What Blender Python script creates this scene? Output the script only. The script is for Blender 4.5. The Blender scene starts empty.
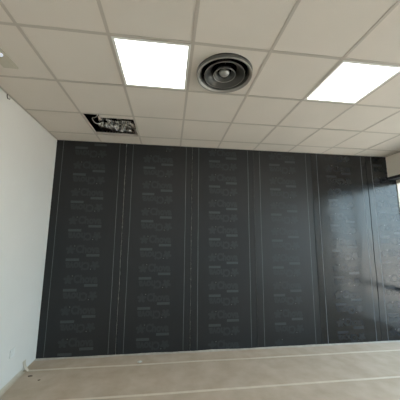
import bpy, bmesh, math, random
from mathutils import Matrix, Vector, noise
random.seed(7)
sc = bpy.context.scene
COL = sc.collection

# ------------------------------------------------------------------ layout (metres)
EYE = 1.619                       # camera height
CZ = EYE + 1.404                  # suspended ceiling height
YW = 3.687                        # back wall
T = 0.6                           # ceiling module
GX, GY = -1.0637, 1.5879          # one ceiling grid crossing
XR = 3.92                         # glazing plane on the right
XH = 3.762                        # face of the header above the windows
HB = EYE + 1.035                  # underside of the header
YB = -3.9                         # rear wall
SLAB = CZ + 0.75

def xl(y):                        # left wall, a touch out of square
    return -1.703 + (3.687 - y) * 0.030

# ------------------------------------------------------------------ helpers
def tag(o, label=None, cat=None, group=None, kind=None):
    if label: o['label'] = label
    if cat: o['category'] = cat
    if group: o['group'] = group
    if kind: o['kind'] = kind
    return o

def link(name, bm, mats, parent=None, smooth=False):
    me = bpy.data.meshes.new(name)
    bmesh.ops.recalc_face_normals(bm, faces=bm.faces[:])
    if smooth:
        for f in bm.faces: f.smooth = True
    bm.to_mesh(me); bm.free()
    if not isinstance(mats, (list, tuple)): mats = [mats]
    for m in mats: me.materials.append(m)
    o = bpy.data.objects.new(name, me); COL.objects.link(o)
    if parent: o.parent = parent
    return o

def empty(name, loc):
    o = bpy.data.objects.new(name, None); COL.objects.link(o); o.location = loc
    o.empty_display_size = .05
    return o

def box(bm, x0, x1, y0, y1, z0, z1, mi=0, bev=0):
    vs = [bm.verts.new((x, y, z)) for x in (x0, x1) for y in (y0, y1) for z in (z0, z1)]
    q = [(0,1,3,2),(4,6,7,5),(0,4,5,1),(2,3,7,6),(0,2,6,4),(1,5,7,3)]
    fs = [bm.faces.new([vs[i] for i in f]) for f in q]
    for f in fs: f.material_index = mi
    bmesh.ops.recalc_face_normals(bm, faces=fs)
    if bev:
        es = list({e for f in fs for e in f.edges})
        r = bmesh.ops.bevel(bm, geom=es, offset=bev, segments=2, affect='EDGES', profile=.5)
        for f in r['faces']: f.material_index = mi
    return fs

def lathe(bm, prof, n=64, mi=0, close=False):
    rings = []
    for r, z in prof:
        if r < 1e-6: rings.append([bm.verts.new((0, 0, z))])
        else: rings.append([bm.verts.new((r*math.cos(2*math.pi*k/n), r*math.sin(2*math.pi*k/n), z)) for k in range(n)])
    pairs = list(zip(rings, rings[1:]))
    if close: pairs.append((rings[-1], rings[0]))
    for a, b in pairs:
        for k in range(n):
            k2 = (k+1) % n
            if len(a) == 1 and len(b) == 1: continue
            if len(a) == 1: f = bm.faces.new((a[0], b[k], b[k2]))
            elif len(b) == 1: f = bm.faces.new((a[k], b[0], a[k2]))
            else: f = bm.faces.new((a[k], b[k], b[k2], a[k2]))
            f.material_index = mi

def tube(bm, pts, r, n=8, mi=0):
    pts = [Vector(p) for p in pts]; rings = []
    for i, p in enumerate(pts):
        t = (pts[min(i+1, len(pts)-1)] - pts[max(i-1, 0)]).normalized()
        a = t.orthogonal() if i == 0 else prev - t*prev.dot(t)
        a.normalize(); prev = a; b = t.cross(a)
        rr = r(i/(len(pts)-1)) if callable(r) else r
        rings.append([bm.verts.new(p + rr*(a*math.cos(2*math.pi*k/n) + b*math.sin(2*math.pi*k/n))) for k in range(n)])
    for a, b in zip(rings, rings[1:]):
        for k in range(n):
            f = bm.faces.new((a[k], a[(k+1)%n], b[(k+1)%n], b[k])); f.material_index = mi
    for e in (rings[0], rings[-1]):
        f = bm.faces.new(e); f.material_index = mi

# ------------------------------------------------------------------ materials
def mat(name, col, rough=.6, metal=0, spec=.5, var=None, scale=4, detail=4, bump=0, bscale=60, emit=0, ecol=None, stretch=None, rvar=0):
    m = bpy.data.materials.new(name); m.use_nodes = True
    nt = m.node_tree; N = nt.nodes; L = nt.links
    b = N['Principled BSDF']
    b.inputs['Roughness'].default_value = rough; b.inputs['Metallic'].default_value = metal
    b.inputs['Specular IOR Level'].default_value = spec
    b.inputs['Base Color'].default_value = (*col, 1)
    tc = N.new('ShaderNodeTexCoord'); vec = tc.outputs['Object']
    if stretch:
        mp = N.new('ShaderNodeMapping'); mp.inputs['Scale'].default_value = stretch
        L.new(vec, mp.inputs['Vector']); vec = mp.outputs['Vector']
    if var:
        nz = N.new('ShaderNodeTexNoise'); nz.inputs['Scale'].default_value = scale; nz.inputs['Detail'].default_value = detail
        L.new(vec, nz.inputs['Vector'])
        rp = N.new('ShaderNodeValToRGB'); rp.color_ramp.elements[0].position = .3; rp.color_ramp.elements[1].position = .7
        rp.color_ramp.elements[0].color = (*col, 1); rp.color_ramp.elements[1].color = (*var, 1)
        L.new(nz.outputs['Fac'], rp.inputs['Fac']); L.new(rp.outputs['Color'], b.inputs['Base Color'])
        if rvar:
            mr = N.new('ShaderNodeMapRange'); mr.inputs['To Min'].default_value = rough-rvar; mr.inputs['To Max'].default_value = rough+rvar
            mr.inputs['From Min'].default_value = .3; mr.inputs['From Max'].default_value = .7
            L.new(nz.outputs['Fac'], mr.inputs['Value']); L.new(mr.outputs['Result'], b.inputs['Roughness'])
    if bump:
        n2 = N.new('ShaderNodeTexNoise'); n2.inputs['Scale'].default_value = bscale; n2.inputs['Detail'].default_value = 3
        L.new(vec, n2.inputs['Vector'])
        bp = N.new('ShaderNodeBump'); bp.inputs['Strength'].default_value = bump; bp.inputs['Distance'].default_value = .01
        L.new(n2.outputs['Fac'], bp.inputs['Height']); L.new(bp.outputs['Normal'], b.inputs['Normal'])
    if emit:
        b.inputs['Emission Color'].default_value = (*(ecol or col), 1); b.inputs['Emission Strength'].default_value = emit
    return m

M = {}
M['plaster'] = mat('plaster_white', (.72,.695,.65), .85, var=(.75,.725,.68), scale=1.5, bump=.04, bscale=30)
M['header'] = mat('header_plaster', (.90,.83,.74), .85, var=(.91,.84,.75), scale=2)
M['tile'] = mat('mineral_tile', (.69,.625,.55), .92, spec=.2, var=(.72,.65,.575), scale=2.2, bump=.10, bscale=220)
M['tbar'] = mat('grid_bar_paint', (.52,.46,.395), .55, spec=.3)
M['slab'] = mat('plenum_shade', (.02,.02,.02), .95, spec=.1)
M['panel'] = mat('light_diffuser', (1,.98,.94), .5, emit=6, ecol=(1,.97,.91))
M['panel_frame'] = mat('light_frame_white', (.85,.83,.78), .4)
M['diff_lip_lit'] = mat('vent_lip_lit', (.31,.29,.26), .42, metal=.3)  # paler than the rings: the lit rim is painted into the colour
M['diff_dark'] = mat('vent_ring_dark', (.085,.080,.072), .42, metal=.2)
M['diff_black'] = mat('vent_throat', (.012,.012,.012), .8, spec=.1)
M['diff_core'] = mat('vent_core_grey', (.45,.43,.40), .3, metal=.5)
M['emer_body'] = mat('lamp_cover_olive', (.52,.475,.37), .3)
M['emer_lens'] = mat('lamp_lens', (.85,.88,1.), .2, emit=.75, ecol=(.80,.86,1.))
BL, BS = 2.2, (2.2, 1, .55)
for nm_, rg_, bp_, sp_ in (('membrane', .50, .10, .42), ('membrane_satin', .42, .12, .45), ('membrane_shiny', .21, .16, .5)):
    M[nm_] = mat('black_'+nm_, (.0100,.0106,.0115), rg_, spec=sp_, var=(.0130,.0138,.0150), scale=7, bump=bp_, bscale=BL, stretch=BS, rvar=.03)
for sfx, rg_, bp_, sp_ in (('', .50, .10, .42), ('_shiny', .21, .16, .5)):
    M['print'+sfx] = mat('grey_print'+sfx, (.028,.031,.035), rg_, spec=sp_, var=(.020,.022,.025), scale=60, bump=bp_, bscale=BL, stretch=BS)
    if sfx: M['print'+sfx] = mat('grey_print'+sfx, (.020,.022,.025), rg_, spec=sp_, var=(.016,.017,.019), scale=60, bump=bp_, bscale=BL, stretch=BS)
    M['bar'+sfx] = mat('grey_print_bar'+sfx, ((.050,.054,.059) if not sfx else (.036,.039,.043)), rg_, spec=sp_, var=((.038,.041,.046) if not sfx else (.028,.030,.034)), scale=90, bump=bp_, bscale=BL, stretch=BS)
M['dot'] = mat('pale_print_dot', (.12,.12,.115), .5)
M['line'] = mat('edge_line_print', (.135,.14,.15), .5, var=(.08,.085,.092), scale=5)
M['bead'] = mat('bitumen_bead', (.018,.018,.019), .5, var=(.050,.046,.042), scale=22)
M['bead_black'] = mat('bitumen_bead_black', (.005,.005,.005), .55, spec=.25, var=(.012,.011,.010), scale=22)
M['paper'] = mat('floor_paper', (.485,.382,.280), .8, spec=.25, var=(.595,.485,.378), scale=4.5, detail=12, bump=.2, bscale=14)
M['tape'] = mat('cream_tape', (.68,.59,.47), .6, var=(.75,.66,.54), scale=9)
M['paper_edge'] = mat('floor_sheet_edge', (.50,.45,.38), .8, var=(.66,.61,.53), scale=14)
M['tape_tan'] = mat('tan_tape', (.54,.47,.37), .7, var=(.62,.55,.44), scale=9)
M['screed'] = mat('grey_screed', (.33,.30,.26), .85, var=(.40,.37,.33), scale=3)
M['alu'] = mat('window_frame_dark', (.028,.030,.034), .4, metal=.3)
M['alu_pale'] = mat('window_frame_pale', (.68,.62,.53), .45)
M['foil'] = mat('crumpled_foil', (.95,.93,.89), .18, metal=1, var=(.10,.09,.08), scale=11, detail=6, bump=.35, bscale=45)  # dark mottling paints the shade of the creases into the foil
M['cable'] = mat('cable_white', (.7,.68,.62), .5)
M['plate'] = mat('wall_plate_white', (.74,.735,.70), .45)
M['hook'] = mat('dark_metal', (.10,.09,.08), .5, metal=.6)
M['speck'] = mat('dark_scrap', (.17,.13,.09), .8)
M['crumb'] = mat('white_crumb', (.75,.72,.66), .8)
M['ground'] = mat('outside_paving', (.50,.44,.37), .9, var=(.56,.50,.43), scale=.8)

g = bpy.data.materials.new('window_glass'); g.use_nodes = True
nt = g.node_tree; nt.nodes.clear()
o_ = nt.nodes.new('ShaderNodeOutputMaterial'); mx = nt.nodes.new('ShaderNodeMixShader')
tr = nt.nodes.new('ShaderNodeBsdfTransparent'); gl = nt.nodes.new('ShaderNodeBsdfGlossy'); gl.inputs['Roughness'].default_value = .02
geo = nt.nodes.new('ShaderNodeNewGeometry'); dt = nt.nodes.new('ShaderNodeVectorMath'); dt.operation = 'DOT_PRODUCT'
nt.links.new(geo.outputs['Incoming'], dt.inputs[0]); nt.links.new(geo.outputs['Normal'], dt.inputs[1])
def mth(op, a, b=None):
    n = nt.nodes.new('ShaderNodeMath'); n.operation = op
    for k, q in enumerate((a, b)):
        if q is None: continue
        if isinstance(q, (int, float)): n.inputs[k].default_value = q
        else: nt.links.new(q, n.inputs[k])
    return n.outputs[0]
schlick = mth('ADD', mth('MULTIPLY', mth('POWER', mth('SUBTRACT', 1, mth('ABSOLUTE', dt.outputs['Value'])), 5), .95), .04)
tr.inputs['Color'].default_value = (.97,.97,.96,1)
nt.links.new(schlick, mx.inputs[0]); nt.links.new(tr.outputs[0], mx.inputs[1]); nt.links.new(gl.outputs[0], mx.inputs[2]); nt.links.new(mx.outputs[0], o_.inputs[0])
M['glass'] = g

# ------------------------------------------------------------------ setting: floor and walls
bm = bmesh.new(); box(bm, -2.0, 4.2, YB-.1, YW+.2, -.15, 0)
tag(link('floor', bm, M['screed']), kind='structure')

bm = bmesh.new(); box(bm, -2.0, 4.2, YW, YW+.2, 0, SLAB)
tag(link('wall_back', bm, M['plaster']), kind='structure')
RX0, RX1, RZ0, RZ1 = -.3, 1.8, 1.0, 2.15
bm = bmesh.new()
box(bm, -2.0, RX0, YB-.2, YB, 0, SLAB); box(bm, RX1, 4.2, YB-.2, YB, 0, SLAB)
box(bm, RX0, RX1, YB-.2, YB, 0, RZ0); box(bm, RX0, RX1, YB-.2, YB, RZ1, SLAB)
tag(link('wall_rear', bm, M['plaster']), kind='structure')

bm = bmesh.new()
a, b = xl(YW), xl(YB)
v = [bm.verts.new(p) for p in ((a,YW,0),(b,YB,0),(b,YB,SLAB),(a,YW,SLAB),(a-.2,YW,0),(a-.2,YB,0),(a-.2,YB,SLAB),(a-.2,YW,SLAB))]
for q in ((0,1,2,3),(4,7,6,5),(0,4,5,1),(3,2,6,7),(1,5,6,2),(0,3,7,4)): bm.faces.new([v[i] for i in q])
tag(link('wall_left', bm, M['plaster']), kind='structure')

# right side: header, jamb piers, rear part; the windows stand between
WIN = [(3.682, 1.55), (1.05, -2.6)]  # second window is unseen, added to light the left wall
bm = bmesh.new()
box(bm, XH, 4.2, YB, YW, HB, SLAB)
box(bm, XR-.06, 4.2, 1.05, 1.55, 0, HB)
box(bm, XR-.06, 4.2, YB, -2.6, 0, HB)
tag(link('wall_right', bm, M['header']), kind='structure')

bm = bmesh.new(); box(bm, XH-.001, XR+.06, YB+.01, YW-.008, HB-.045, HB-.0005)
tag(link('trim_4', bm, M['alu']), kind='structure')
HB_ = HB; HB = HB - .046
for n, (y1, y0) in enumerate(WIN):
    bm = bmesh.new(); x0, x1 = XR, XR+.07
    box(bm, x0, x1, y0, y1, HB-.055, HB)                   # head
    box(bm, x0, x1, y0, y1, 0, .06)                        # foot
    box(bm, x0, x1, y0, y0+.05, .06, HB-.055)
    box(bm, x0, x1, y1-.012, y1, .06, HB-.055)
    box(bm, x0, x1, y0+.05, y1-.012, .70, .77, mi=1)              # transom
    k = 2 if n == 0 else 3
    ym = [y0+.05 + (y1-y0-.062)*i/k for i in range(1, k)]
    for y in ym:
        box(bm, x0, x1, y-.025, y+.025, .06, .70); box(bm, x0, x1, y-.025, y+.025, .77, HB-.055)
    w = tag(link('window_%d' % (n+1), bm, [M['alu_pale'], M['alu']]), kind='structure')
    ys = [y0+.05] + ym + [y1-.012]
    for i in range(k):
        for z0, z1 in ((.06,.70),(.77,HB-.055)):
            bm = bmesh.new(); e = .025
            box(bm, XR+.03, XR+.036, ys[i] + (e if i else 0), ys[i+1] - (e if i < k-1 else 0), z0, z1)
            link('window_pane', bm, M['glass'], w)

HB = HB_
bm = bmesh.new(); y0, y1 = YB-.13, YB-.07  # unseen rear window, added for sheen on the black wall
box(bm, RX0, RX1, y0, y1, RZ0, RZ0+.05); box(bm, RX0, RX1, y0, y1, RZ1-.05, RZ1)
xm = [RX0, RX0+.7, RX0+1.4, RX1]
for i, x in enumerate(xm):
    box(bm, x-(.03 if 0 < i < 3 else 0)-(.05 if i == 3 else 0), x+(.03 if 0 < i < 3 else 0)+(.05 if i == 0 else 0), y0, y1, RZ0+.05, RZ1-.05)
w = tag(link('window_3', bm, M['alu_pale']), kind='structure')
for i in range(3):
    bm = bmesh.new(); box(bm, xm[i]+(.05 if i == 0 else .03), xm[i+1]-(.05 if i == 2 else .03), YB-.103, YB-.097, RZ0+.05, RZ1-.05)
    link('window_pane', bm, M['glass'], w)

bm = bmesh.new(); box(bm, -60, 70, -60, 60, -.35, -.2)
tag(link('ground', bm, M['ground']), kind='structure')

# ------------------------------------------------------------------ ceiling: tiles, grid, perimeter angle, slab above
LIGHTS = [(1, 0), (4, 0), (1, -5), (4, -5)]; VENT = (2, 0); HOLE = (0, 2)  # last pair of panels is unseen, added as fill light
iy0, iy1 = -9, 3
bm = bmesh.new(); hg = .0115
for i in range(-1, 8):
    for j in range(iy0, iy1+1):
        if (i, j) in LIGHTS or (i, j) == HOLE: continue
        x0, x1 = GX+T*i+hg, GX+T*(i+1)-hg; y0, y1 = GY+T*j+hg, min(GY+T*(j+1)-hg, YW-.004)
        y0 = max(y0, YB+.004); x1 = min(x1, XH-.004)
        if i == -1:
            c = [(xl(y0)+.003, y0), (x1, y0), (x1, y1), (xl(y1)+.003, y1)]
        else: c = [(x0, y0), (x1, y0), (x1, y1), (x0, y1)]
        dz = random.uniform(-.0012, .0012)
        lo = [bm.verts.new((x, y, CZ+.002+dz)) for x, y in c]; hi = [bm.verts.new((x, y, CZ+.02)) for x, y in c]
        if (i, j) == VENT:                                  # round opening for the air outlet
            cx, cy = GX+T*2.5, GY+T*.5; n = 48
            for L_, rev in ((lo, 0), (hi, 1)):
                z = L_[0].co.z
                ring = [bm.verts.new((cx+.215*math.cos(2*math.pi*k/n), cy+.215*math.sin(2*math.pi*k/n), z)) for k in range(n)]
                for k in range(n):
                    d0 = ((k*360/n) % 360)
                    cor = [L_[2], L_[3], L_[0], L_[1]][int(d0//90)]   # quarter turns, each fanned to its corner
                    bm.faces.new((cor, ring[k], ring[(k+1) % n]))
                seq = [L_[1], L_[2], L_[3], L_[0]]
                for q, kk in ((0, 0), (1, n//4), (2, n//2), (3, 3*n//4)):
                    bm.faces.new((seq[q], seq[(q+1) % 4], ring[kk]))
        else:
            bm.faces.new(lo); bm.faces.new(hi)
        for k in range(4): bm.faces.new((lo[k], lo[(k+1)%4], hi[(k+1)%4], hi[k]))
ceil = tag(link('ceiling', bm, M['tile']), kind='structure')

bm = bmesh.new(); w = .012
for i in range(0, 8):
    x = GX+T*i
    box(bm, x-w, x+w, YB+.002, YW-.002, CZ-.001, CZ+.0015); box(bm, x-.003, x+.003, YB+.002, YW-.002, CZ+.0015, CZ+.034)
for j in range(iy0, iy1+1):
    y = GY+T*j
    if y < YB+.05: continue
    xs = [xl(y)+.003] + [GX+T*i for i in range(0, 8)] + [XH-.003]
    for a, b in zip(xs, xs[1:]):
        box(bm, a+w, b-w, y-w, y+w, CZ-.001, CZ+.0012); box(bm, a+.003, b-.003, y-.003, y+.003, CZ+.0012, CZ+.034)
link('ceiling_grid', bm, M['tbar'], ceil)

bm = bmesh.new()                                            # L angle along the left wall
for s0, s1, zz0, zz1 in ((0, .022, CZ-.003, CZ-.0012), (0, .002, CZ-.003, CZ+.02)):
    c = [(xl(YB)+s0, YB+.002), (xl(YB)+s1+.0005, YB+.002), (xl(YW)+s1+.0005, YW-.002), (xl(YW)+s0, YW-.002)]
    lo = [bm.verts.new((x+.0005, y, zz0)) for x, y in c]; hi = [bm.verts.new((x+.0005, y, zz1)) for x, y in c]
    bm.faces.new(lo); bm.faces.new(hi)
    for k in range(4): bm.faces.new((lo[k], lo[(k+1)%4], hi[(k+1)%4], hi[k]))
tag(link('trim_1', bm, M['tbar']), kind='structure')
bm = bmesh.new(); box(bm, xl(YW)+.03, XH-.003, YW-.022, YW-.007, CZ-.003, CZ-.0012)
tag(link('trim_2', bm, M['tbar']), kind='structure')
bm = bmesh.new(); box(bm, XH-.022, XH-.001, YB+.002, YW-.024, CZ-.003, CZ-.0012)
tag(link('trim_3', bm, M['tbar']), kind='structure')

# void above the suspended ceiling, its shade painted as near-black surfaces
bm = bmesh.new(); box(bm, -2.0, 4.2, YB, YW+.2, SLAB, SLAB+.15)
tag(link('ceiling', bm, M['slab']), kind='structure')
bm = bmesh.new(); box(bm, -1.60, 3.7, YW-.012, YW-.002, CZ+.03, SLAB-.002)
link('plenum_shade_sheet', bm, M['slab'], ceil)  # black sheet added over the wall to stand for shade in the void

# ------------------------------------------------------------------ recessed light panels
def light(ij, label):
    x0, y0 = GX+T*ij[0], GY+T*ij[1]; cx, cy = x0+T/2, y0+T/2
    r = empty('ceiling_light', (cx, cy, CZ))
    tag(r, label, 'ceiling light', 'square light panels in the ceiling')
    e, f = T/2-.0125, .021
    bm = bmesh.new()
    box(bm, -e, e, -e, -e+f, -.002, .03); box(bm, -e, e, e-f, e, -.002, .03)
    box(bm, -e, -e+f, -e+f, e-f, -.002, .03); box(bm, e-f, e, -e+f, e-f, -.002, .03)
    box(bm, -e, e, -e, e, .03, .05)
    link('frame', bm, M['panel_frame'], r)
    bm = bmesh.new(); box(bm, -e+f, e-f, -e+f, e-f, .0005, .012)
    link('light_diffuser', bm, M['panel'], r)
light(LIGHTS[0], 'lit square ceiling light panel left of the round air vent')
light(LIGHTS[1], 'lit square ceiling light panel right of the round air vent')
light(LIGHTS[2], 'added square fill light panel, unseen behind the viewer, nearer the white left wall')  # this panel and the next are added to brighten floor and ceiling
light(LIGHTS[3], 'added square fill light panel, unseen behind the viewer, nearer the window side')

# ------------------------------------------------------------------ round air outlet
r = empty('air_vent', (GX+T*2.5+.004, GY+T*.5+.0, CZ)); r.scale = (.975, .975, 1)
tag(r, 'round dark ceiling air vent of concentric rings between the two light panels', 'air vent')
bm = bmesh.new()
lathe(bm, [(.2455,-.030),(.243,-.036),(.238,-.0375),(.232,-.034),(.221,-.020),(.2205,-.0185),(.232,-.0315)], 72, close=True)
lip = link('outer_rim', bm, M['diff_lip_lit'], r, True)
bm = bmesh.new()
lathe(bm, [(.249,.001),(.2475,-.012),(.2450,-.0305),(.2325,-.0312),(.2195,-.0165),(.207,.004),(.203,.06),(.209,.06),(.213,.006),(.222,.001)], 72, close=True)
link('outer_ring', bm, M['diff_dark'], r, True)
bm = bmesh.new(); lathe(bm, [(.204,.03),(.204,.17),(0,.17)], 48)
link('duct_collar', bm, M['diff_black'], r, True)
bm = bmesh.new()
lathe(bm, [(.182,-.020),(.178,-.024),(.171,-.022),(.118,.026),(.110,.045),(.114,.047),(.122,.034),(.180,-.014)], 64, close=True)
link('middle_ring', bm, M['diff_dark'], r, True)
bm = bmesh.new()
lathe(bm, [(.100,-.014),(.097,-.018),(.092,-.016),(.066,.020),(.062,.034),(.066,.035),(.071,.026),(.099,-.009)], 64, close=True)
link('inner_ring', bm, M['diff_dark'], r, True)
bm = bmesh.new()
lathe(bm, [(.099,-.0145),(.0985,-.0195),(.0945,-.0195),(.0935,-.0165)], 64, close=True)
lathe(bm, [(.1815,-.0205),(.1810,-.0255),(.1780,-.0255),(.1775,-.0235)], 64, close=True)
link('ring_rim', bm, M['diff_lip_lit'], r, True)  # thin rims in the painted lit tone, as ring highlights
bm = bmesh.new()
lathe(bm, [(0,-.020),(.016,-.019),(.030,-.014),(.040,-.005),(.045,.006),(.045,.016),(.02,.024),(0,.024)], 48)
link('centre_cone', bm, M['diff_core'], r, True)
bm = bmesh.new()
for k in range(3):
    a = 2*math.pi*k/3+.4
    p = lambda rr: (rr*math.cos(a), rr*math.sin(a), .030)
    tube(bm, [p(.03), p(.205)], .003, 6)
link('spoke', bm, M['diff_dark'], r)

# ------------------------------------------------------------------ small emergency lamp near the left wall
r = empty('emergency_light', (-1.373, 1.888, CZ+.0016))
tag(r, 'small oblong emergency lamp with a glowing spot flush in the ceiling by the left wall', 'emergency light')
bm = bmesh.new(); box(bm, -.0585, .0585, -.17, .17, -.010, .006, bev=.003)
link('lamp_cover', bm, M['emer_body'], r)
bm = bmesh.new(); lathe(bm, [(0,-.020),(.012,-.0185),(.021,-.015),(.026,-.0102),(.026,-.009),(0,-.009)], 32)
o = link('lamp_lens', bm, M['emer_lens'], r, True); o.location = (.012, 0, 0)

# ------------------------------------------------------------------ the open ceiling bay
hx0, hx1, hy0, hy1 = GX, GX+T, GY+2*T, GY+3*T
bm = bmesh.new(); box(bm, hx0+.195, hx1-.006, hy0-.008, hy0+.088, CZ+.0025, CZ+.020)
tag(link('tile_offcut', bm, M['tile']), 'narrow pale strip of ceiling tile left along the near edge of the open ceiling bay', 'tile offcut')

STRAP = True
def crumple(p, s=1.0):
    v = noise.voronoi(p*7.5*s)[0]
    return (v[1]-v[0])*.045 + .035*noise.noise(p*5) + .012*noise.noise(p*23)
bm = bmesh.new(); nu, nv = 90, 44; rows = []
for i in range(nu):
    t = i/(nu-1); x = -1.02 + .95*t
    cy = 3.44 + .02*math.sin(x*7); cz = CZ + .222 + .02*math.sin(x*5+1)
    row = []
    for k in range(nv):
        a = 2*math.pi*k/nv
        rr = .135 + crumple(Vector((x*1.0, math.cos(a)*.2, math.sin(a)*.2)))*1.1 + .006*math.sin(x*150)
        row.append(bm.verts.new((x, cy + rr*math.cos(a), cz + rr*math.sin(a))))
    rows.append(row)
for a, b in zip(rows, rows[1:]):
    for k in range(nv): bm.faces.new((a[k], a[(k+1)%nv], b[(k+1)%nv], b[k]))
bm.faces.new(rows[0]); bm.faces.new(rows[-1])
fd = tag(link('foil_duct', bm, M['foil']), 'crumpled silver foil duct seen through the open ceiling bay', 'duct')

for x in (-.85, -.30):
    bm = bmesh.new(); tube(bm, [(x, 3.44, SLAB-.001), (x, 3.44, CZ+.34)], .004, 6)
    link('hanger_rod', bm, M['hook'], fd)
bm = bmesh.new(); pts = []
for i in range(40):
    t = i/39
    pts.append((-1.02 + .055*math.sin(t*9) + .05*t, 3.02 + .22*t + .03*math.cos(t*11), CZ + .13 - .07*t + .02*math.sin(t*16)))
tube(bm, pts, .0045, 8)
tag(link('cable', bm, M['cable']), 'thin white cable looping in the left corner of the open ceiling bay', 'cable')

# ------------------------------------------------------------------ black membrane sheets on the back wall
SEAM = [-1.703, -.690, .330, 1.333, 2.342, 3.362, XR+.005]
def wob(i, z):
    if i == 0 or i == 6: return 0
    a = .006 if i < 5 else .014
    return a*noise.noise(Vector((i*3.7, 0, z*1.7))) + .4*a*noise.noise(Vector((i*9.1, 4, z*6)))
def disp(x, z):
    edge = max(0, min(1, (x-1.2)/1.6))
    d = .0022 + .0016*noise.noise(Vector((x*2.3, 1.2, z*.9)))
    d += edge*.0042*noise.noise(Vector((x*3.1, 7.7, z*.75)))
    d += .0007*noise.noise(Vector((x*9, 3, z*5)))
    return max(.0006, d)
def sheet_y(x, z): return YW - .003 - disp(x, z)

def fontmesh(txt, size, cx, cz, flip, bold=.012):
    cu = bpy.data.curves.new('tmp', 'FONT'); cu.body = txt; cu.size = 1; cu.offset = bold; cu.resolution_u = 3
    ob = bpy.data.objects.new('tmp', cu); COL.objects.link(ob)
    dg = bpy.context.evaluated_depsgraph_get(); me = bpy.data.meshes.new_from_object(ob.evaluated_get(dg))
    vs = [v.co.copy() for v in me.vertices]; fs = [list(p.vertices) for p in me.polygons]
    bpy.data.objects.remove(ob); bpy.data.curves.remove(cu); bpy.data.meshes.remove(me)
    x0 = min(v.x for v in vs); x1 = max(v.x for v in vs); y0 = min(v.y for v in vs); y1 = max(v.y for v in vs)
    w, h = size
    return [((v.x-(x0+x1)/2)/(x1-x0)*w, (v.y-(y0+y1)/2)/(y1-y0)*h) for v in vs], fs
WORD = fontmesh('Chova', (1, 1), 0, 0, False, .048)

def glyph(bm, P, F, mi, ox, oz, sgn, dx, dz, lift=.0012):
    zs = [oz + sgn*(z+dz) for x, z in P]
    if min(zs) < .006 or max(zs) > CZ-.012: return
    # (P) local 2-D points, shifted by (dx,dz), turned half round when sgn = -1, placed at (ox,oz)
    vs = []
    for (x, z) in P:
        X = ox + sgn*(x+dx); Z = oz + sgn*(z+dz)
        vs.append(bm.verts.new((X, sheet_y(X, Z)-lift, Z)))
    for f in F:
        try:
            q = bm.faces.new([vs[k] for k in f]); q.material_index = mi
        except ValueError: pass

def rect(w, h): return [(-w/2,-h/2),(w/2,-h/2),(w/2,h/2),(-w/2,h/2)], [(0,1,2,3)]
def disc(r, n=12, sx=1, rot=0, c=(0,0)):
    P = []
    for k in range(n):
        a = 2*math.pi*k/n; x, y = r*math.cos(a)*sx, r*math.sin(a)
        P.append((c[0]+x*math.cos(rot)-y*math.sin(rot), c[1]+x*math.sin(rot)+y*math.cos(rot)))
    return P, [list(range(n))]

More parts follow.
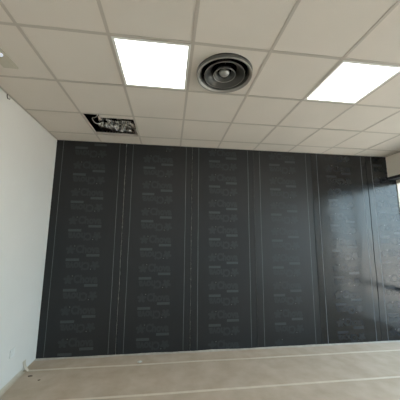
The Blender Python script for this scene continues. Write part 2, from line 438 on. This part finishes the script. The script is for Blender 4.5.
LABELS = ['black printed membrane sheet on back wall next to the white left wall',
          'black printed membrane sheet on back wall, second from left, below the open ceiling bay',
          'black printed membrane sheet on back wall, third from left, below the round vent',
          'black printed membrane sheet on back wall, fourth from left, beside the broad shiny sheet',
          'shiny black membrane sheet with bluish window reflection, second from the right',
          'narrow rightmost black membrane sheet on back wall, under the header and beside the window']
PHASE = [-.345, -.200, -.050, -.475, -.633, -.4]           # centre height of one upper-left bar, relative to the eye
PITCH = .411
for s in range(6):
    xa, xb = SEAM[s], SEAM[s+1]
    bm = bmesh.new(); nx, nz = 30, 110
    z0, z1 = .002, CZ-.0035
    grid = []
    for k in range(nz+1):
        z = z0 + (z1-z0)*k/nz; row = []
        L_, R_ = xa + wob(s, z) + (.0015 if s else .002), xb + wob(s+1, z) - (.0015 if s < 5 else 0)
        if s == 5 and z > HB: R_ = XH - .002
        elif s == 5 and HB - z < .03: R_ = XR
        for i in range(nx+1):
            x = L_ + (R_-L_)*i/nx
            zz = z + (.010*max(0, noise.noise(Vector((x*2.1, 5, 0)))) if k == 0 else 0)
            row.append(bm.verts.new((x, sheet_y(x, zz), zz)))
        grid.append(row)
    for k in range(nz):
        for i in range(nx):
            if s == 5 and grid[k][i].co.z < HB < grid[k+1][i].co.z: pass
            f = bm.faces.new((grid[k][i], grid[k][i+1], grid[k+1][i+1], grid[k+1][i])); f.smooth = True
    # turned-back edges so that the sheet has thickness
    for col_ in (0, nx):
        bk = [bm.verts.new((grid[k][col_].co.x, YW-.0005, grid[k][col_].co.z)) for k in range(nz+1)]
        for k in range(nz): bm.faces.new((grid[k][col_], grid[k+1][col_], bk[k+1], bk[k]))
    # pale edge lines
    for base, off, n in ((s, .102, 0), (s+1, -.098, 1)):
        if s == 5 and n == 1: continue
        if s == 0 and n == 0: off = .098
        pv = None
        for k in range(nz+1):
            z = z0+.012 + (z1-z0-.014)*k/nz; x = SEAM[base] + off + .35*wob(base, z) + .002*noise.noise(Vector((base, off*10, z*2)))
            hw = .0034 if s < 4 else .0042
            q = [bm.verts.new((x-hw, sheet_y(x, z)-.0011, z)), bm.verts.new((x+hw, sheet_y(x, z)-.0011, z))]
            if pv: bm.faces.new((pv[0], pv[1], q[1], q[0])).material_index = 3
            pv = q
    # printed rows: each pair of rows is one mark and the same mark turned half round
    ox = xa + .493
    if s == 5: ox = xa + .36
    z = EYE + PHASE[s] + .028
    while z > -.2: z -= PITCH
    rows_ = []
    while z < CZ + .3:
        rows_.append(z); z += PITCH
    for c in rows_:
        # c = middle between the right bar (above) and the left bar (below)
        for sgn in (1, -1):
            glyph(bm, *rect(.18, .036), 2, ox, c, sgn, .136, .030)                  # bar with small print, below right of the word
            P, F = WORD; glyph(bm, [(x*.325, y*.118) for x, y in P], F, 1, ox, c, sgn, .062, .118)
            glyph(bm, *disc(.030), 1, ox, c, sgn, -.172, .108)                       # flower emblem
            for q in range(5):
                a = 2*math.pi*q/5 + .3
                glyph(bm, *disc(.021, 10, 1.35, a, (.038*math.cos(a), .038*math.sin(a))), 1, ox, c, sgn, -.172, .108, .0015)
            glyph(bm, *disc(.0065, 8), 4, ox, c, sgn, -.118, .160, .0016)
    # keep faces as oriented (towards the room): do not recalc, flip by hand
    for f in bm.faces:
        f.normal_update()
        if f.normal.y > 0: f.normal_flip()
    me = bpy.data.meshes.new('membrane_sheet'); bm.to_mesh(me); bm.free()
    e_ = .004; nr = []
    for v_ in me.vertices:
        x, z = v_.co.x, v_.co.z
        nr.append(Vector(((sheet_y(x+e_, z)-sheet_y(x-e_, z))/(2*e_), -1, (sheet_y(x, z+e_)-sheet_y(x, z-e_))/(2*e_))).normalized())
    for p_ in me.polygons: p_.use_smooth = True
    me.normals_split_custom_set_from_vertices(nr)
    sh = '_shiny' if s > 3 else ''
    for m in (('membrane', 'membrane', 'membrane', 'membrane_satin', 'membrane_shiny', 'membrane_shiny')[s], 'print'+sh, 'bar'+sh, 'line', 'dot'): me.materials.append(M[m])
    o = bpy.data.objects.new('membrane_sheet', me); COL.objects.link(o)
    tag(o, LABELS[s], 'membrane sheet', 'black membrane sheets covering the back wall')
    if s < 5:
        bm = bmesh.new(); pts = []
        for k in range(150):
            z = .012 + (CZ-.022)*k/149; x = SEAM[s+1] + wob(s+1, z)
            pts.append((x-.003, sheet_y(x, z)-.0018, z))
        tube(bm, pts, lambda t: (.0036 if s < 4 else .0040)*(1+.5*noise.noise(Vector((s*5, 0, t*60)))), 8)
        link('seam_bead', bm, M['bead' if s < 3 else 'bead_black'], o, True)

# ------------------------------------------------------------------ floor covering sheets and tape
PY = [YW-.012, 3.388, 2.781, -3.85]
FL = ['narrow strip of tan floor covering along the foot of the black wall',
      'tan floor covering sheet between the two cream tape lines',
      'broad tan floor covering sheet in front of the nearer tape line']
for n in range(3):
    y1, y0 = PY[n], PY[n+1]
    bm = bmesh.new(); nx = 120; ny = 10 if n < 2 else 30; g_ = []
    for j in range(ny+1):
        y = y0+.001 + (y1-y0-.002)*j/ny; row = []
        for i in range(nx+1):
            xa = xl(y)+.004; x = xa + (XR-.004-xa)*i/nx
            z = .003 + .0016*(1+noise.noise(Vector((x*2, y*2, 1))))
            yy = y
            if n == 0 and j == ny:                         # ragged lip that rides up the wall
                z = .006 + .007*max(0, noise.noise(Vector((x*2.2, 0, 9)))+.4) + .006*max(0, noise.noise(Vector((x*13, 0, 2)))-.1); yy = y + .002
            if n == 0 and j == ny-1: yy = y - .012 + .020*noise.noise(Vector((x*2.7, 3, 0)))
            row.append(bm.verts.new((x, yy, z)))
        g_.append(row)
    for j in range(ny):
        for i in range(nx):
            f = bm.faces.new((g_[j][i], g_[j][i+1], g_[j+1][i+1], g_[j+1][i])); f.smooth = True
            if n == 0 and j == ny-1: f.material_index = 1
    tag(link('floor_covering_sheet', bm, [M['paper'], M['paper_edge']]), FL[n], 'floor covering', 'tan floor covering sheets')

def tape(pts, w, label, lift=.0078):
    # flat strip following a list of points, width across in the floor plane
    bm = bmesh.new(); pv = None
    P = [Vector(p) for p in pts]
    for i, p in enumerate(P):
        t = P[min(i+1, len(P)-1)] - P[max(i-1, 0)]; t.z = 0
        if t.length < 1e-5: t = Vector((1, 0, 0))
        nrm = Vector((-t.y, t.x, 0)).normalized()
        ww = w*(1+.22*noise.noise(Vector((p.x*5, p.y*5, 2))))
        q = [bm.verts.new(p + nrm*ww/2 + Vector((0,0,lift))), bm.verts.new(p - nrm*ww/2 + Vector((0,0,lift))),
             bm.verts.new(p - nrm*ww/2 + Vector((0,0,lift-.0014))), bm.verts.new(p + nrm*ww/2 + Vector((0,0,lift-.0014)))]
        if pv:
            for k in range(4): bm.faces.new((pv[k], pv[(k+1)%4], q[(k+1)%4], q[k]))
        else: bm.faces.new(q)
        pv = q
    bm.faces.new(pv)
    return tag(link('tape_strip', bm, M['tape']), label, 'tape strip', 'cream tape strips on the floor')

# far strip: its left end curls up against the left wall
pts = []
for i in range(10):
    t = i/9; pts.append((xl(3.385)+.008 + .055*t*t, 3.385, .115*(1-t)**1.2))
for i in range(1, 90):
    x = pts[9][0] + (XR-.03-pts[9][0])*i/89; pts.append((x, 3.386 + .008*noise.noise(Vector((x*1.3, 0, 0))), 0))
bm = bmesh.new(); pv = None
for i, p in enumerate(pts):
    w = .030*(1+.3*noise.noise(Vector((p[0]*4, 0, 3)))); w *= 2.0 - min(1, i/12)
    if i < 9: th = (.0015, 0)
    else: th = (0, .0014)
    q = [bm.verts.new((p[0]+dx, p[1]+dy, p[2]+.0078+dz)) for dx, dy, dz in ((0,w/2,0),(0,-w/2,0),(-th[0],-w/2,-th[1]),(-th[0],w/2,-th[1]))]
    if pv:
        for k in range(4): bm.faces.new((pv[k], pv[(k+1)%4], q[(k+1)%4], q[k]))
    else: bm.faces.new(q)
    pv = q
for f in bm.faces:
    if f.calc_center_median().x < xl(3.385)+.05: f.material_index = 1
bm.faces.new(pv)
tag(link('tape_strip', bm, [M['tape'], M['tape_tan']]), 'cream tape strip across floor nearer the black wall, left end curling up', 'tape strip', 'cream tape strips on the floor')
pts = [(xl(2.78)+.06 + (XR-.03-xl(2.78)-.06)*i/90, 2.781 + .006*noise.noise(Vector((i*.06, 3, 0))), 0) for i in range(91)]
tape(pts, .030, 'cream tape strip across floor farther from the black wall')
pts = [(xl(3.355-.02*i)+.030, 3.355-.03*i, 0) for i in range(60)]
bm = bmesh.new(); pv = None                                 # edge strip, folded a little way up the left wall
for i in range(80):
    y = 3.36 - .035*i; hgt = .030 + .010*noise.noise(Vector((0, y*5, 1)))
    if abs(y-2.93) < .035: hgt = .012
    x = xl(y)
    prof = [(.0015,hgt+.01),(.004,.020),(.014,.0095),(.045+.006*noise.noise(Vector((5,y*4,0))),.0085)]
    q = [bm.verts.new((x+a_, y, b_)) for a_, b_ in prof]
    if pv:
        for k in range(3): bm.faces.new((pv[k], pv[k+1], q[k+1], q[k])).smooth = True
    pv = q
tag(link('tape_strip', bm, M['tape_tan']), 'tan tape strip folded along the foot of the white left wall', 'tape strip', 'cream tape strips on the floor')

# ------------------------------------------------------------------ small things
bm = bmesh.new(); box(bm, 0, .008, -.042, .042, -.042, .042, bev=.003)
y = 3.107; z = EYE-1.29
r = empty('wall_plate', (xl(y)+.0006, y, z)); r.rotation_euler = (0, 0, -math.atan(.030)*-1)
tag(r, 'small white blank socket plate low on the white left wall', 'wall plate')
link('plate', bm, M['plate'], r)
bm = bmesh.new(); lathe(bm, [(0,.0105),(.024,.0105),(.027,.008),(.027,.007),(0,.007)], 32)
o = link('plate_cover', bm, M['plate'], r, True); o.rotation_euler = (0, math.pi/2, 0)

y = 2.485; x = xl(y)
bm = bmesh.new(); tube(bm, [(x+.004, y, CZ-.004), (x+.006, y, CZ-.025), (x+.010, y+.004, CZ-.045), (x+.024, y+.008, CZ-.052), (x+.030, y+.01, CZ-.043)], .0045, 8)
tag(link('wire_hook', bm, M['hook']), 'tiny dark wire end hanging at the top of the white left wall', 'wire hook')

def scrap(name, x, y, sx, sy, sz, m, label, cat, seed):
    bm = bmesh.new(); bmesh.ops.create_icosphere(bm, subdivisions=2, radius=1)
    for v in bm.verts:
        k = 1 + .35*noise.noise(v.co*1.7 + Vector((seed, 0, 0)))
        v.co = Vector((v.co.x*sx*k, v.co.y*sy*k, v.co.z*sz*k))
    lo = min(v.co.z for v in bm.verts)
    o = link(name, bm, M[m], None, True); o.location = (x, y, .0066-lo)
    tag(o, label, cat)
scrap('dark_scrap', -1.546, 3.259, .026, .014, .004, 'speck', 'larger dark scrap on the tan floor covering near the left wall', 'scrap', 1)
scrap('dark_scrap', -1.404, 3.166, .015, .010, .003, 'speck', 'smaller dark scrap on the tan floor, second from the left wall', 'scrap', 4)
scrap('white_crumb', -.335, 3.425, .030, .016, .012, 'crumb', 'white crumb of filler lying beside the far tape strip', 'crumb', 8)

# ------------------------------------------------------------------ light
wd = bpy.data.worlds.new('sky'); sc.world = wd; wd.use_nodes = True
nt = wd.node_tree; bg = nt.nodes['Background']
tc = nt.nodes.new('ShaderNodeTexCoord'); sp = nt.nodes.new('ShaderNodeSeparateXYZ'); rp = nt.nodes.new('ShaderNodeValToRGB')
nt.links.new(tc.outputs['Generated'], sp.inputs[0]); nt.links.new(sp.outputs['Z'], rp.inputs['Fac'])
rp.color_ramp.elements[0].color = (.66,.88,1.0,1); rp.color_ramp.elements[1].color = (.50,.70,.95,1)
nt.links.new(rp.outputs['Color'], bg.inputs['Color']); bg.inputs['Strength'].default_value = 7.4

sl = bpy.data.lights.new('sun', 'SUN'); so = bpy.data.objects.new('sun', sl); COL.objects.link(so)
sl.energy = 20; sl.angle = .01; sl.color = (1,.95,.88); so.location = (0, 0, 12)
so.rotation_euler = Vector((.52,-.14,-1)).to_track_quat('-Z', 'Y').to_euler()

# ------------------------------------------------------------------ camera
cam = bpy.data.cameras.new('camera'); co = bpy.data.objects.new('camera', cam); COL.objects.link(co)
cam.sensor_width = 36; cam.lens = 241.6*36/400; cam.clip_start = .01
Rm = Matrix.Rotation(-.1235, 3, 'Z') @ Matrix.Rotation(1.7178, 3, 'X') @ Matrix.Rotation(.0078, 3, 'Z')
co.matrix_world = Matrix.Translation((0, 0, EYE)) @ Rm.to_4x4()
sc.camera = co
sc.view_settings.view_transform = 'Standard'
sc.view_settings.look = 'None'
